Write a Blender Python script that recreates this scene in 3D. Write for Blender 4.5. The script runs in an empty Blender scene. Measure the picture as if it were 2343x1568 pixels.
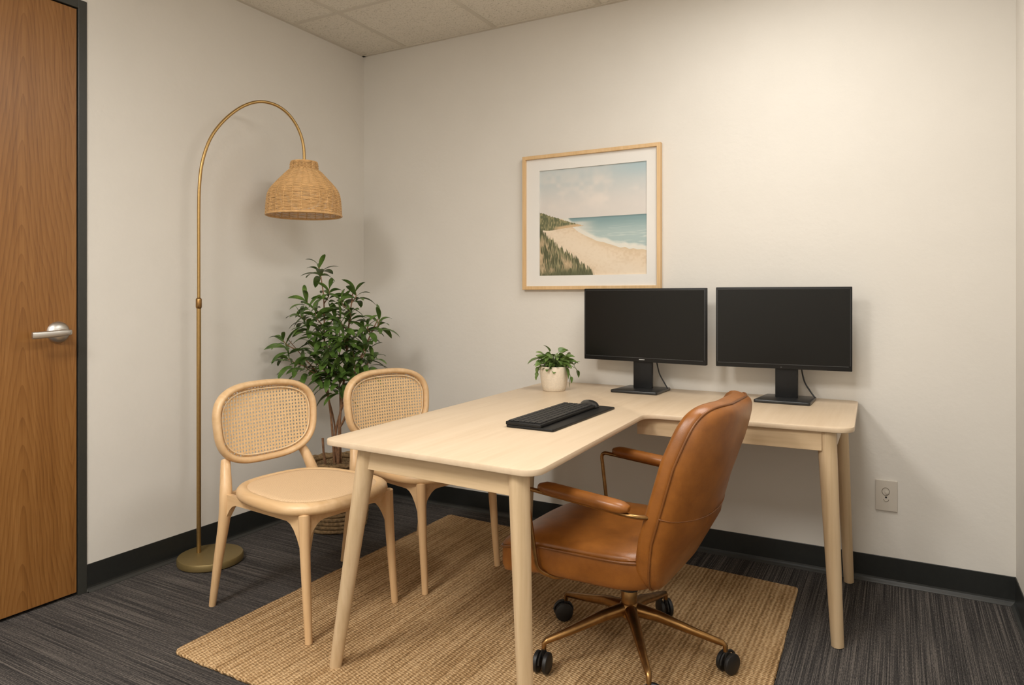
import bpy, bmesh, math, random
import numpy as np
from mathutils import Vector, Matrix, Euler, noise

random.seed(7)
PI = math.pi
K = 1.08                                  # metres per construction unit
SC = bpy.context.scene
COL = SC.collection

# room extents (construction units)
XL, XR, YB, YF, ZC = -2.616, 0.361, 3.005, -1.25, 2.428
CAMZ, YAW, FPX, VH = 1.09, math.radians(29.03), 1594.3, 678.5

# ------------------------------------------------------------------ materials
def new_mat(name):
    m = bpy.data.materials.new(name); m.use_nodes = True
    nt = m.node_tree; b = nt.nodes['Principled BSDF']
    return m, nt, b

def N(nt, t, **kw):
    n = nt.nodes.new(t)
    for k, v in kw.items():
        if k in n.inputs: n.inputs[k].default_value = v
        else: setattr(n, k, v)
    return n

def coords(nt, scale=(1, 1, 1), rot=(0, 0, 0), kind='Object'):
    tc = N(nt, 'ShaderNodeTexCoord'); mp = N(nt, 'ShaderNodeMapping')
    mp.inputs['Scale'].default_value = scale; mp.inputs['Rotation'].default_value = rot
    nt.links.new(tc.outputs[kind], mp.inputs['Vector'])
    return mp.outputs['Vector']

def ramp(nt, fac, stops):
    r = N(nt, 'ShaderNodeValToRGB'); e = r.color_ramp.elements
    while len(e) < len(stops): e.new(0.5)
    for i, (p, c) in enumerate(stops):
        e[i].position = p; e[i].color = (c[0], c[1], c[2], 1)
    nt.links.new(fac, r.inputs['Fac'])
    return r.outputs['Color']

def bump(nt, b, h, strength=0.2, dist=0.01):
    bp = N(nt, 'ShaderNodeBump', Strength=strength, Distance=dist)
    nt.links.new(h, bp.inputs['Height']); nt.links.new(bp.outputs['Normal'], b.inputs['Normal'])

def plain(name, c, rough=0.5, metal=0.0, spec=0.5, nscale=0, namp=0.0, bstr=0.0):
    m, nt, b = new_mat(name)
    b.inputs['Base Color'].default_value = (*c, 1)
    b.inputs['Roughness'].default_value = rough; b.inputs['Metallic'].default_value = metal
    b.inputs['Specular IOR Level'].default_value = spec
    if nscale:
        n = N(nt, 'ShaderNodeTexNoise', Scale=nscale, Detail=4.0)
        nt.links.new(coords(nt), n.inputs['Vector'])
        lo = [x * (1 - namp) for x in c]; hi = [min(1, x * (1 + namp)) for x in c]
        nt.links.new(ramp(nt, n.outputs['Fac'], [(0.3, lo), (0.7, hi)]), b.inputs['Base Color'])
        if bstr: bump(nt, b, n.outputs['Fac'], bstr, 0.004)
    return m

def wood(name, dark, light, axis='Z', rough=0.45, s=1.0, bstr=0.05, band=(0.3, 0.7)):
    m, nt, b = new_mat(name)
    long_, short = 1.6 * s, 38 * s
    sc = {'X': (long_, short, short), 'Y': (short, long_, short), 'Z': (short, short, long_)}[axis]
    n1 = N(nt, 'ShaderNodeTexNoise', Scale=1.0, Detail=5.0, Roughness=0.6, Distortion=0.4)
    nt.links.new(coords(nt, sc), n1.inputs['Vector'])
    sc2 = tuple(x * 4 for x in sc)
    n2 = N(nt, 'ShaderNodeTexNoise', Scale=1.0, Detail=3.0)
    nt.links.new(coords(nt, sc2), n2.inputs['Vector'])
    mx = N(nt, 'ShaderNodeMath', operation='ADD'); mu = N(nt, 'ShaderNodeMath', operation='MULTIPLY')
    mu.inputs[1].default_value = 0.35
    nt.links.new(n2.outputs['Fac'], mu.inputs[0]); nt.links.new(n1.outputs['Fac'], mx.inputs[0]); nt.links.new(mu.outputs[0], mx.inputs[1])
    nt.links.new(ramp(nt, mx.outputs[0], [(band[0] + .17, dark), (band[1] + .17, light)]), b.inputs['Base Color'])
    b.inputs['Roughness'].default_value = rough
    bump(nt, b, mx.outputs[0], bstr, 0.002)
    return m

M = {}
def wall_mat():
    m, nt, b = new_mat('painted_wall')
    n = N(nt, 'ShaderNodeTexNoise', Scale=1.0, Detail=4.0, Roughness=0.55)
    nt.links.new(coords(nt, (42, 42, 42)), n.inputs['Vector'])
    n2 = N(nt, 'ShaderNodeTexNoise', Scale=6.0, Detail=3.0)
    nt.links.new(coords(nt), n2.inputs['Vector'])
    b.inputs['Base Color'].default_value = (0.69, 0.64, 0.575, 1)
    nt.links.new(ramp(nt, n2.outputs['Fac'], [(0.3, (0.685, 0.65, 0.595)), (0.7, (0.70, 0.665, 0.61))]), b.inputs['Base Color'])
    b.inputs['Roughness'].default_value = 0.75
    b.inputs['Specular IOR Level'].default_value = 0.25
    bump(nt, b, n.outputs['Fac'], 0.15, 0.005)
    return m
M['wall'] = wall_mat()

def tile_mat():
    m, nt, b = new_mat('acoustic_tile')
    n = N(nt, 'ShaderNodeTexNoise', Scale=130.0, Detail=3.0, Roughness=0.7)
    nt.links.new(coords(nt), n.inputs['Vector'])
    nt.links.new(ramp(nt, n.outputs['Fac'], [(0.30, (0.42, 0.38, 0.31)), (0.45, (0.72, 0.675, 0.59)), (0.7, (0.76, 0.71, 0.63))]), b.inputs['Base Color'])
    b.inputs['Roughness'].default_value = 0.95
    bump(nt, b, n.outputs['Fac'], 0.35, 0.004)
    return m
M['tile'] = tile_mat()
M['tbar'] = plain('ceiling_grid_paint', (0.60, 0.55, 0.47), 0.5)

def carpet_mat(name, along_x):
    m, nt, b = new_mat(name)
    def st(fine, lng, sc=1.0, det=3.0):
        s = (lng, fine, 1) if along_x else (fine, lng, 1)
        n = N(nt, 'ShaderNodeTexNoise', Scale=sc, Detail=det, Roughness=0.65)
        nt.links.new(coords(nt, s), n.inputs['Vector']); return n.outputs['Fac']
    a = st(290, 1.8); c = st(70, .9); d = st(700, 70.0, 1.0, 2.0)
    m1 = N(nt, 'ShaderNodeMath', operation='MULTIPLY'); m1.inputs[1].default_value = 0.8
    m2 = N(nt, 'ShaderNodeMath', operation='MULTIPLY_ADD'); m2.inputs[1].default_value = 0.32
    m3 = N(nt, 'ShaderNodeMath', operation='MULTIPLY_ADD'); m3.inputs[1].default_value = 0.6
    nt.links.new(a, m1.inputs[0]); nt.links.new(c, m2.inputs[0]); nt.links.new(m1.outputs[0], m2.inputs[2])
    nt.links.new(d, m3.inputs[0]); nt.links.new(m2.outputs[0], m3.inputs[2])
    nt.links.new(ramp(nt, m3.outputs[0], [(0.69, (0.0185, 0.0172, 0.0168)), (0.81, (0.044, 0.0402, 0.0385)), (0.89, (0.070, 0.0625, 0.058)), (0.97, (0.14, 0.122, 0.108))]), b.inputs['Base Color'])
    b.inputs['Roughness'].default_value = 0.95
    b.inputs['Specular IOR Level'].default_value = 0.1
    bump(nt, b, m3.outputs[0], 0.5, 0.004)
    return m
M['carpet_x'] = carpet_mat('carpet_stripes_across', True)
M['carpet_y'] = carpet_mat('carpet_stripes_along', False)
M['base'] = plain('rubber_base', (0.0150, 0.0162, 0.0150), 0.42, nscale=60, namp=0.1)
M['base_toe'] = plain('rubber_toe', (0.034, 0.034, 0.031), 0.45)
M['frame_paint'] = plain('door_frame_paint', (0.034, 0.034, 0.029), 0.38, nscale=80, namp=0.05)
M['gap_shade'] = plain('gap_shade_black', (0.004, 0.004, 0.004), 0.8)  # near-black stands in for the shade in the door gap and pin hole

def oak_door():
    m, nt, b = new_mat('oak_door_veneer')
    # cathedral grain: ring function of a warped coordinate
    tc = N(nt, 'ShaderNodeTexCoord'); sp = N(nt, 'ShaderNodeSeparateXYZ')
    nt.links.new(tc.outputs['Object'], sp.inputs[0])
    def ma(op, a, bb=None, cc=None):
        n = N(nt, 'ShaderNodeMath', operation=op)
        for i, v in enumerate((a, bb, cc)):
            if v is None: continue
            if isinstance(v, (int, float)): n.inputs[i].default_value = v
            else: nt.links.new(v, n.inputs[i])
        return n.outputs[0]
    nz = N(nt, 'ShaderNodeTexNoise', Scale=1.0, Detail=3.0)
    nt.links.new(coords(nt, (1, 5.0, 1.6)), nz.inputs['Vector'])
    y = ma('ADD', sp.outputs['Y'], ma('MULTIPLY', ma('SUBTRACT', nz.outputs['Fac'], 0.5), 0.03))
    y = ma('PINGPONG', ma('ADD', y, 10.51), 0.18)           # repeated veneer leaves, crest every 0.3
    d = ma('SQRT', ma('ADD', ma('MULTIPLY', y, y), 0.00025))
    ring = ma('ADD', sp.outputs['Z'], ma('MULTIPLY', d, 8.0))
    ring = ma('ADD', ring, ma('MULTIPLY', nz.outputs['Fac'], 0.55))
    s = ma('FRACT', ma('MULTIPLY', ring, 8.0))
    s = ma('POWER', s, 2.2)
    fine = N(nt, 'ShaderNodeTexNoise', Scale=1.0, Detail=4.0, Roughness=0.7)
    nt.links.new(coords(nt, (1, 210, 5)), fine.inputs['Vector'])
    big = N(nt, 'ShaderNodeTexNoise', Scale=1.0, Detail=2.0)
    nt.links.new(coords(nt, (1, 30, 0.8)), big.inputs['Vector'])
    f = ma('ADD', ma('MULTIPLY', s, -0.17), ma('ADD', ma('MULTIPLY', fine.outputs['Fac'], 0.55), ma('MULTIPLY', big.outputs['Fac'], 0.45)))
    nt.links.new(ramp(nt, f, [(0.15, (0.125, 0.046, 0.009)), (0.42, (0.225, 0.094, 0.022)), (0.62, (0.285, 0.130, 0.036))]), b.inputs['Base Color'])
    b.inputs['Roughness'].default_value = 0.36
    bump(nt, b, f, 0.12, 0.003)
    return m
M['oak'] = oak_door()
M['nickel'] = plain('satin_nickel', (0.62, 0.60, 0.57), 0.4, 1.0)
M['brass'] = plain('brushed_brass', (0.42, 0.27, 0.105), 0.36, 0.9, nscale=90, namp=0.06)
M['brass_base'] = plain('matt_brass', (0.215, 0.155, 0.06), 0.5, 0.5, nscale=200, namp=0.05)
M['bronze'] = plain('antique_bronze', (0.30, 0.165, 0.06), 0.3, 0.95, nscale=40, namp=0.2)
M['table_y'] = wood('pale_ash_top', (0.595, 0.455, 0.31), (0.655, 0.515, 0.365), 'Y', 0.38, 0.7)
M['table_x'] = wood('pale_ash_rail', (0.545, 0.39, 0.225), (0.64, 0.475, 0.295), 'X', 0.45, 0.9)
M['table_z'] = wood('pale_ash_leg', (0.545, 0.39, 0.225), (0.65, 0.485, 0.305), 'Z', 0.45, 1.1)
M['beech_z'] = wood('beech_leg', (0.60, 0.38, 0.19), (0.71, 0.48, 0.265), 'Z', 0.4, 0.9, 0.03)
M['beech_x'] = wood('beech_seat', (0.60, 0.385, 0.195), (0.71, 0.49, 0.275), 'X', 0.4, 0.6, 0.03)
M['cane'] = plain('cane_strand', (0.72, 0.50, 0.27), 0.6, nscale=120, namp=0.12)
M['cane_edge'] = plain('cane_spline', (0.74, 0.56, 0.35), 0.55)

def woven_seat():
    m, nt, b = new_mat('woven_seat_cane')
    v = coords(nt, (1, 1, 1))
    w1 = N(nt, 'ShaderNodeTexWave', wave_type='BANDS', bands_direction='Y', Scale=60.0, Distortion=1.5)
    w1.inputs['Detail Scale'].default_value = 3.0
    w2 = N(nt, 'ShaderNodeTexWave', wave_type='BANDS', bands_direction='X', Scale=34.0, Distortion=2.5)
    nt.links.new(v, w1.inputs['Vector']); nt.links.new(v, w2.inputs['Vector'])
    mu = N(nt, 'ShaderNodeMath', operation='MULTIPLY_ADD'); mu.inputs[1].default_value = 0.4
    nt.links.new(w2.outputs['Fac'], mu.inputs[0]); nt.links.new(w1.outputs['Fac'], mu.inputs[2])
    nt.links.new(ramp(nt, mu.outputs[0], [(0.1, (0.60, 0.40, 0.225)), (1.0, (0.73, 0.52, 0.315))]), b.inputs['Base Color'])
    b.inputs['Roughness'].default_value = 0.7
    bump(nt, b, mu.outputs[0], 0.45, 0.002)
    return m
M['weave'] = woven_seat()

def jute_mat():
    m, nt, b = new_mat('braided_jute')
    v = coords(nt, (1, 1, 1))
    wx = N(nt, 'ShaderNodeTexWave', wave_type='BANDS', bands_direction='X', wave_profile='SIN', Scale=20.0, Distortion=2.2)
    wx.inputs['Detail'].default_value = 2.0; wx.inputs['Detail Scale'].default_value = 2.0
    nt.links.new(v, wx.inputs['Vector'])
    wy = N(nt, 'ShaderNodeTexWave', wave_type='BANDS', bands_direction='DIAGONAL', wave_profile='SIN', Scale=38.0, Distortion=5.0)
    wy.inputs['Detail'].default_value = 2.0; wy.inputs['Detail Scale'].default_value = 3.0
    nt.links.new(coords(nt, (0.5, 1.6, 1)), wy.inputs['Vector'])
    n = N(nt, 'ShaderNodeTexNoise', Scale=1.0, Detail=3.0)
    nt.links.new(coords(nt, (42, 2.4, 1)), n.inputs['Vector'])
    n3 = N(nt, 'ShaderNodeTexNoise', Scale=95.0, Detail=3.0, Roughness=0.7)
    nt.links.new(v, n3.inputs['Vector'])
    a = N(nt, 'ShaderNodeMath', operation='MULTIPLY'); nt.links.new(wx.outputs['Fac'], a.inputs[0]); a.inputs[1].default_value = 0.26
    c = N(nt, 'ShaderNodeMath', operation='MULTIPLY_ADD'); nt.links.new(wy.outputs['Fac'], c.inputs[0]); c.inputs[1].default_value = 0.24; nt.links.new(a.outputs[0], c.inputs[2])
    d = N(nt, 'ShaderNodeMath', operation='MULTIPLY_ADD'); nt.links.new(n.outputs['Fac'], d.inputs[0]); d.inputs[1].default_value = 0.75; nt.links.new(c.outputs[0], d.inputs[2])
    e = N(nt, 'ShaderNodeMath', operation='MULTIPLY_ADD'); nt.links.new(n3.outputs['Fac'], e.inputs[0]); e.inputs[1].default_value = 0.4; nt.links.new(d.outputs[0], e.inputs[2])
    nt.links.new(ramp(nt, e.outputs[0], [(0.44, (0.19, 0.105, 0.042)), (0.74, (0.395, 0.238, 0.108)), (1.0, (0.63, 0.43, 0.235))]), b.inputs['Base Color'])
    b.inputs['Roughness'].default_value = 0.9
    b.inputs['Specular IOR Level'].default_value = 0.15
    bump(nt, b, e.outputs[0], 0.9, 0.012)
    return m
M['jute'] = jute_mat()

def leather(name, c0, c1):
    m, nt, b = new_mat(name)
    n = N(nt, 'ShaderNodeTexNoise', Scale=14.0, Detail=5.0, Roughness=0.65)
    nt.links.new(coords(nt), n.inputs['Vector'])
    f = N(nt, 'ShaderNodeTexVoronoi', Scale=420.0); nt.links.new(coords(nt), f.inputs['Vector'])
    nt.links.new(ramp(nt, n.outputs['Fac'], [(0.3, c0), (0.7, c1)]), b.inputs['Base Color'])
    b.inputs['Roughness'].default_value = 0.36
    b.inputs['Specular IOR Level'].default_value = 0.5
    bump(nt, b, f.outputs['Distance'], 0.12, 0.001)
    return m
M['leather'] = leather('cognac_leather', (0.20, 0.066, 0.0095), (0.305, 0.107, 0.017))
M['leather_pipe'] = leather('cognac_leather_piping', (0.145, 0.048, 0.009), (0.22, 0.078, 0.015))
M['black'] = plain('black_plastic', (0.0060, 0.0060, 0.0062), 0.42, spec=0.3)
M['black_base'] = plain('black_satin_plastic', (0.014, 0.014, 0.014), 0.3)
M['screen'] = plain('dark_screen', (0.0058, 0.0053, 0.0042), 0.3, spec=0.25)
M['screen_line'] = plain('screen_trim', (0.05, 0.05, 0.05), 0.35)
M['grey_mark'] = plain('pale_grey_print', (0.45, 0.45, 0.44), 0.5)
M['key'] = plain('key_plastic', (0.014, 0.014, 0.0145), 0.45, spec=0.35)
M['rubber'] = plain('black_rubber', (0.008, 0.008, 0.008), 0.5)
M['plate'] = plain('ivory_plastic', (0.58, 0.53, 0.46), 0.4)
M['plate_dark'] = plain('socket_shadow_plastic', (0.2, 0.165, 0.12), 0.5)
M['ceramic'] = plain('speckled_ceramic', (0.68, 0.59, 0.47), 0.55, nscale=170, namp=0.07, bstr=0.08)
M['soil'] = plain('potting_soil', (0.025, 0.016, 0.010), 0.95, nscale=80, namp=0.5, bstr=0.6)
M['wicker'] = plain('rattan_wicker', (0.65, 0.39, 0.165), 0.5, nscale=45, namp=0.15, bstr=0.1)
M['wicker_dark'] = plain('rattan_stake', (0.56, 0.33, 0.13), 0.55, nscale=70, namp=0.2)
M['basket'] = plain('seagrass_coil', (0.235, 0.15, 0.07), 0.85, nscale=70, namp=0.45, bstr=0.6)
M['bark'] = plain('plant_bark', (0.21, 0.105, 0.05), 0.8, nscale=60, namp=0.35, bstr=0.4)
M['frame_oak'] = wood('light_oak_frame', (0.60, 0.385, 0.18), (0.69, 0.47, 0.245), 'Z', 0.45, 1.0)
M['mat_board'] = plain('white_mat_board', (0.74, 0.715, 0.675), 0.85)
M['bulb'] = plain('bulb_glass', (0.8, 0.78, 0.72), 0.3)
M['fixture'] = plain('troffer_paint', (0.7, 0.7, 0.68), 0.5)

def leaf_mat(name, c0, c1, rough=0.35):
    m, nt, b = new_mat(name)
    n = N(nt, 'ShaderNodeTexNoise', Scale=22.0, Detail=3.0)
    nt.links.new(coords(nt), n.inputs['Vector'])
    nt.links.new(ramp(nt, n.outputs['Fac'], [(0.32, c0), (0.68, c1)]), b.inputs['Base Color'])
    b.inputs['Roughness'].default_value = rough
    b.inputs['Subsurface Weight'].default_value = 0.0
    return m
M['leaf'] = leaf_mat('glossy_dark_leaf', (0.040, 0.082, 0.014), (0.105, 0.180, 0.035))
M['leaf2'] = leaf_mat('fresh_leaf', (0.075, 0.135, 0.028), (0.17, 0.255, 0.065), 0.4)

def emit(name, c, s):
    m, nt, b = new_mat(name)
    b.inputs['Base Color'].default_value = (*c, 1)
    b.inputs['Emission Color'].default_value = (*c, 1); b.inputs['Emission Strength'].default_value = s
    return m

# ------------------------------------------------------------------ mesh tools
def link(name, bm, mat, parent=None, smooth=False, angle=None, loc=None, rot=None, mats=None):
    me = bpy.data.meshes.new(name)
    bmesh.ops.recalc_face_normals(bm, faces=bm.faces)
    bm.to_mesh(me); bm.free()
    for mm in (mats or [mat]): me.materials.append(mm)
    if smooth:
        for p in me.polygons: p.use_smooth = True
        if angle is not None: me.set_sharp_from_angle(angle=math.radians(angle))
    o = bpy.data.objects.new(name, me); COL.objects.link(o)
    if parent: o.parent = parent
    if loc: o.location = loc
    if rot: o.rotation_euler = rot
    return o

def tag(o, label=None, cat=None, group=None, kind=None):
    if label: o['label'] = label
    if cat: o['category'] = cat
    if group: o['group'] = group
    if kind: o['kind'] = kind
    return o

def thing(name, label, cat, loc=(0, 0, 0), rz=0.0, group=None):
    o = bpy.data.objects.new(name, None); COL.objects.link(o)
    o.location = loc; o.rotation_euler = (0, 0, rz); o.empty_display_size = 0.1
    return tag(o, label, cat, group)

def box(bm, x0, x1, y0, y1, z0, z1, bev=0.0, seg=2, mi=0):
    v = [bm.verts.new((x, y, z)) for z in (z0, z1) for y in (y0, y1) for x in (x0, x1)]
    q = [(0, 1, 3, 2), (4, 6, 7, 5), (0, 4, 5, 1), (2, 3, 7, 6), (0, 2, 6, 4), (1, 5, 7, 3)]
    fs = [bm.faces.new([v[i] for i in t]) for t in q]
    for f in fs: f.material_index = mi
    if bev:
        es = list({e for f in fs for e in f.edges})
        bmesh.ops.bevel(bm, geom=es, offset=bev, segments=seg, profile=0.6, affect='EDGES')

def nb(): return bmesh.new()

def catmull(pts, n=8, closed=False):
    P = [Vector(p) for p in pts]; out = []
    m = len(P); rng = range(m if closed else m - 1)
    for i in rng:
        p1, p2 = P[i], P[(i + 1) % m]
        p0 = P[(i - 1) % m] if (closed or i > 0) else p1 * 2 - p2
        p3 = P[(i + 2) % m] if (closed or i + 2 < m) else p2 * 2 - p1
        for k in range(n):
            t = k / n
            out.append(0.5 * ((2 * p1) + (p2 - p0) * t + (2 * p0 - 5 * p1 + 4 * p2 - p3) * t * t + (3 * p1 - p0 - 3 * p2 + p3) * t ** 3))
    if not closed: out.append(P[-1])
    return out

def sweep(bm, pts, rad, seg=10, closed=False, cap=True, up=None, mi=0, expo=2.0):
    """tube along pts; rad is number / (a,b) / list of those. With up given, a is along up x tangent, b along up."""
    P = [Vector(p) for p in pts]; n = len(P)
    T = []
    for i in range(n):
        if closed: t = P[(i + 1) % n] - P[(i - 1) % n]
        else: t = P[min(i + 1, n - 1)] - P[max(i - 1, 0)]
        T.append(t.normalized())
    if up is None:
        u = T[0].orthogonal().normalized()
    rings = []
    for i in range(n):
        if up is not None:
            upv = Vector(up); a = T[i].cross(upv)
            if a.length < 1e-5: a = T[i].orthogonal()
            a.normalize(); b_ = a.cross(T[i]).normalized()
        else:
            u = (u - T[i] * u.dot(T[i])).normalized(); a = u; b_ = T[i].cross(u)
        r = rad[i] if isinstance(rad, list) else rad
        ra, rb = (r if isinstance(r, tuple) else (r, r))
        ring = []
        for k in range(seg):
            th = 2 * PI * k / seg; c, s = math.cos(th), math.sin(th)
            if expo != 2.0:
                c = math.copysign(abs(c) ** (2 / expo), c); s = math.copysign(abs(s) ** (2 / expo), s)
            ring.append(bm.verts.new(P[i] + a * (ra * c) + b_ * (rb * s)))
        rings.append(ring)
    m = n if closed else n - 1
    for i in range(m):
        r0, r1 = rings[i], rings[(i + 1) % n]
        for k in range(seg):
            f = bm.faces.new((r0[k], r0[(k + 1) % seg], r1[(k + 1) % seg], r1[k])); f.material_index = mi
    if cap and not closed:
        for r, p, t, sg in ((rings[0], P[0], T[0], -1), (rings[-1], P[-1], T[-1], 1)):
            rr = rad[0 if sg < 0 else -1] if isinstance(rad, list) else rad
            rr = min(rr) if isinstance(rr, tuple) else rr
            inner = [bm.verts.new(p + (v.co - p) * 0.72 + t * (sg * rr * 0.18)) for v in r]
            for k in range(seg):
                f = bm.faces.new((r[k], r[(k + 1) % seg], inner[(k + 1) % seg], inner[k])); f.material_index = mi
            f = bm.faces.new(inner); f.material_index = mi

def lathe(bm, prof, seg=48, center=(0, 0), mi=0):
    rings = []
    for r, z in prof:
        if r < 1e-5: rings.append([bm.verts.new((center[0], center[1], z))])
        else: rings.append([bm.verts.new((center[0] + r * math.cos(2 * PI * k / seg), center[1] + r * math.sin(2 * PI * k / seg), z)) for k in range(seg)])
    for a, b in zip(rings, rings[1:]):
        for k in range(seg):
            k2 = (k + 1) % seg
            if len(a) == 1 and len(b) == 1: continue
            if len(a) == 1: f = bm.faces.new((a[0], b[k], b[k2]))
            elif len(b) == 1: f = bm.faces.new((a[k], a[k2], b[0]))
            else: f = bm.faces.new((a[k], a[k2], b[k2], b[k]))
            f.material_index = mi

def round_poly(pts, rads, n=8):
    out = []; m = len(pts)
    for i in range(m):
        p = Vector(pts[i]).to_2d(); a = Vector(pts[i - 1]).to_2d(); b = Vector(pts[(i + 1) % m]).to_2d()
        da, db = (a - p).normalized(), (b - p).normalized()
        ang = da.angle(db); d = rads[i] / math.tan(ang / 2)
        s, e = p + da * d, p + db * d
        c = p + (da + db).normalized() * (rads[i] / math.sin(ang / 2))
        a0 = math.atan2(s.y - c.y, s.x - c.x); a1 = math.atan2(e.y - c.y, e.x - c.x)
        dd = (a1 - a0 + PI) % (2 * PI) - PI
        for k in range(n + 1):
            t = a0 + dd * k / n
            out.append((c.x + rads[i] * math.cos(t), c.y + rads[i] * math.sin(t)))
    return out

def slab(bm, outline, z0, z1, bev=0.003, mi=0):
    """vertical prism from a 2-D outline with softened top and bottom edges"""
    n = len(outline)
    cx = sum(p[0] for p in outline) / n; cy = sum(p[1] for p in outline) / n
    def inset(d):
        res = []
        for i in range(n):
            p = Vector(outline[i]); a = Vector(outline[i - 1]); b = Vector(outline[(i + 1) % n])
            t = (b - a).normalized(); nrm = Vector((-t.y, t.x)); res.append((p.x + nrm.x * d * sgn, p.y + nrm.y * d * sgn))
        return res
    area = sum(outline[i][0] * outline[(i + 1) % n][1] - outline[(i + 1) % n][0] * outline[i][1] for i in range(n))
    sgn = 1 if area > 0 else -1
    levels = [(z0, bev), (z0 + bev * .3, bev * .3), (z0 + bev, 0), (z1 - bev, 0), (z1 - bev * .3, bev * .3), (z1, bev)]
    rings = [[bm.verts.new((x, y, z)) for x, y in (inset(d) if d else outline)] for z, d in levels]
    for a, b in zip(rings, rings[1:]):
        for k in range(n):
            f = bm.faces.new((a[k], a[(k + 1) % n], b[(k + 1) % n], b[k])); f.material_index = mi
    for r in (rings[0], rings[-1]):
        f = bm.faces.new(r); f.material_index = mi

def xform(bm, mat, start=0):
    bm.verts.ensure_lookup_table()
    for v in bm.verts[start:]: v.co = mat @ v.co

def spow(c, e): return math.copysign(abs(c) ** e, c)

# ------------------------------------------------------------------ the setting
def struct(name, bm, mat, **kw):
    o = link(name, bm, mat, **kw); o['kind'] = 'structure'; return o

T = 0.12
bm = nb(); box(bm, XL - T, XR + T, YF - T, YB + T, -0.12, 0)
for f in list(bm.faces): pass
bm.free()
bm = nb()
def quadbox(bm, x0, x1, y0, y1, z0, z1, mi): box(bm, x0, x1, y0, y1, z0, z1, mi=mi)
quadbox(bm, XL - T, -0.92, YF - T, YB + T, -0.12, 0, 0)
quadbox(bm, -0.92, XR + T, YF - T, YB + T, -0.12, 0, 1)
struct('floor', bm, None, mats=[M['carpet_x'], M['carpet_y']])

bm = nb(); box(bm, XL, XR, YB, YB + T, 0, ZC); struct('wall_back', bm, M['wall'])
bm = nb(); box(bm, XR, XR + T, YF - T, YB + T, 0, ZC); struct('wall_right', bm, M['wall'])
bm = nb(); box(bm, XL, XR, YF - T, YF, 0, ZC); struct('wall_front', bm, M['wall'])
# left wall, with the doorway
DY0, DY1, DZ = 0.545, 1.453, 2.141
FY0, FY1, FZ = 0.511, 1.483, 2.173
bm = nb()
box(bm, XL - T, XL, YF - T, FY0, 0, ZC); box(bm, XL - T, XL, FY1, YB + T, 0, ZC); box(bm, XL - T, XL, FY0, FY1, FZ, ZC)
struct('wall_left', bm, M['wall'])

# ceiling: lay-in tiles in a T-bar grid, with two openings for the troffers
gx = [-2.315, -1.757, -1.201, -0.645, -0.089]
gy = [2.478, 1.921, 1.365, 0.809, 0.252, -0.304, -0.86]
L1 = (-0.645, -0.089, 1.365, 2.478)
L2 = (-1.757, -1.201, -0.86, 0.252)
L3_added = (-0.645, -0.089, -0.86, 0.252)  # unseen extra panel, added to spread and soften the shadows
bm = nb()
box(bm, XL - T, XR + T, YF - T, YB + T, ZC + 0.012, ZC + 0.10)
xs = [XL] + gx + [XR]; ys = [YF] + sorted(gy) + [YB]
for i in range(len(xs) - 1):
    for j in range(len(ys) - 1):
        cx, cy = (xs[i] + xs[i + 1]) / 2, (ys[j] + ys[j + 1]) / 2
        if any(l[0] < cx < l[1] and l[2] < cy < l[3] for l in (L1, L2, L3_added)): continue
        box(bm, xs[i] + .003, xs[i + 1] - .003, ys[j] + .003, ys[j + 1] - .003, ZC + random.uniform(.0035, .005), ZC + 0.02)
struct('ceiling', bm, M['tile'])
bm = nb()
for x in gx: box(bm, x - .011, x + .011, YF, YB, ZC, ZC + .0045)
for y in gy: box(bm, XL, XR, y - .0105, y + .0105, ZC + .0002, ZC + .0047)
box(bm, XL, XL + .02, YF, YB, ZC - .001, ZC + .004); box(bm, XR - .02, XR, YF, YB, ZC - .001, ZC + .004)
box(bm, XL, XR, YB - .018, YB, ZC - .001, ZC + .004); box(bm, XL, XR, YF, YF + .02, ZC - .001, ZC + .004)
struct('trim_1', bm, M['tbar'])

# rubber cove base
def cove(name, p0, p1, inward):
    bm = nb()
    prof = [(0, 0.1015), (0.0022, 0.1015), (0.003, 0.1), (0.003, 0.020), (0.0042, 0.014), (0.008, 0.009)]
    toe = [(0.008, 0.009), (0.014, 0.004), (0.0165, 0.0015), (0.0165, 0), (0, 0)]
    P0, P1, I = Vector(p0), Vector(p1), Vector(inward)
    def strip(pf, mi):
        rows = [[bm.verts.new(Vector((P.x + I.x * d, P.y + I.y * d, z))) for P in (P0, P1)] for d, z in pf]
        for a, b in zip(rows, rows[1:]):
            f = bm.faces.new((a[0], a[1], b[1], b[0])); f.material_index = mi
    strip(prof, 0); strip(toe, 1)
    return struct(name, bm, None, mats=[M['base'], M['base_toe']])
cove('baseboard_left', (XL, FY1, 0), (XL, YB, 0), (1, 0, 0))
cove('baseboard_left_front', (XL, YF, 0), (XL, FY0, 0), (1, 0, 0))
cove('baseboard_back', (XL, YB, 0), (XR, YB, 0), (0, -1, 0))
cove('baseboard_right', (XR, YF, 0), (XR, YB, 0), (-1, 0, 0))
cove('baseboard_front', (XL, YF, 0), (XR, YF, 0), (0, 1, 0))

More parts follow.
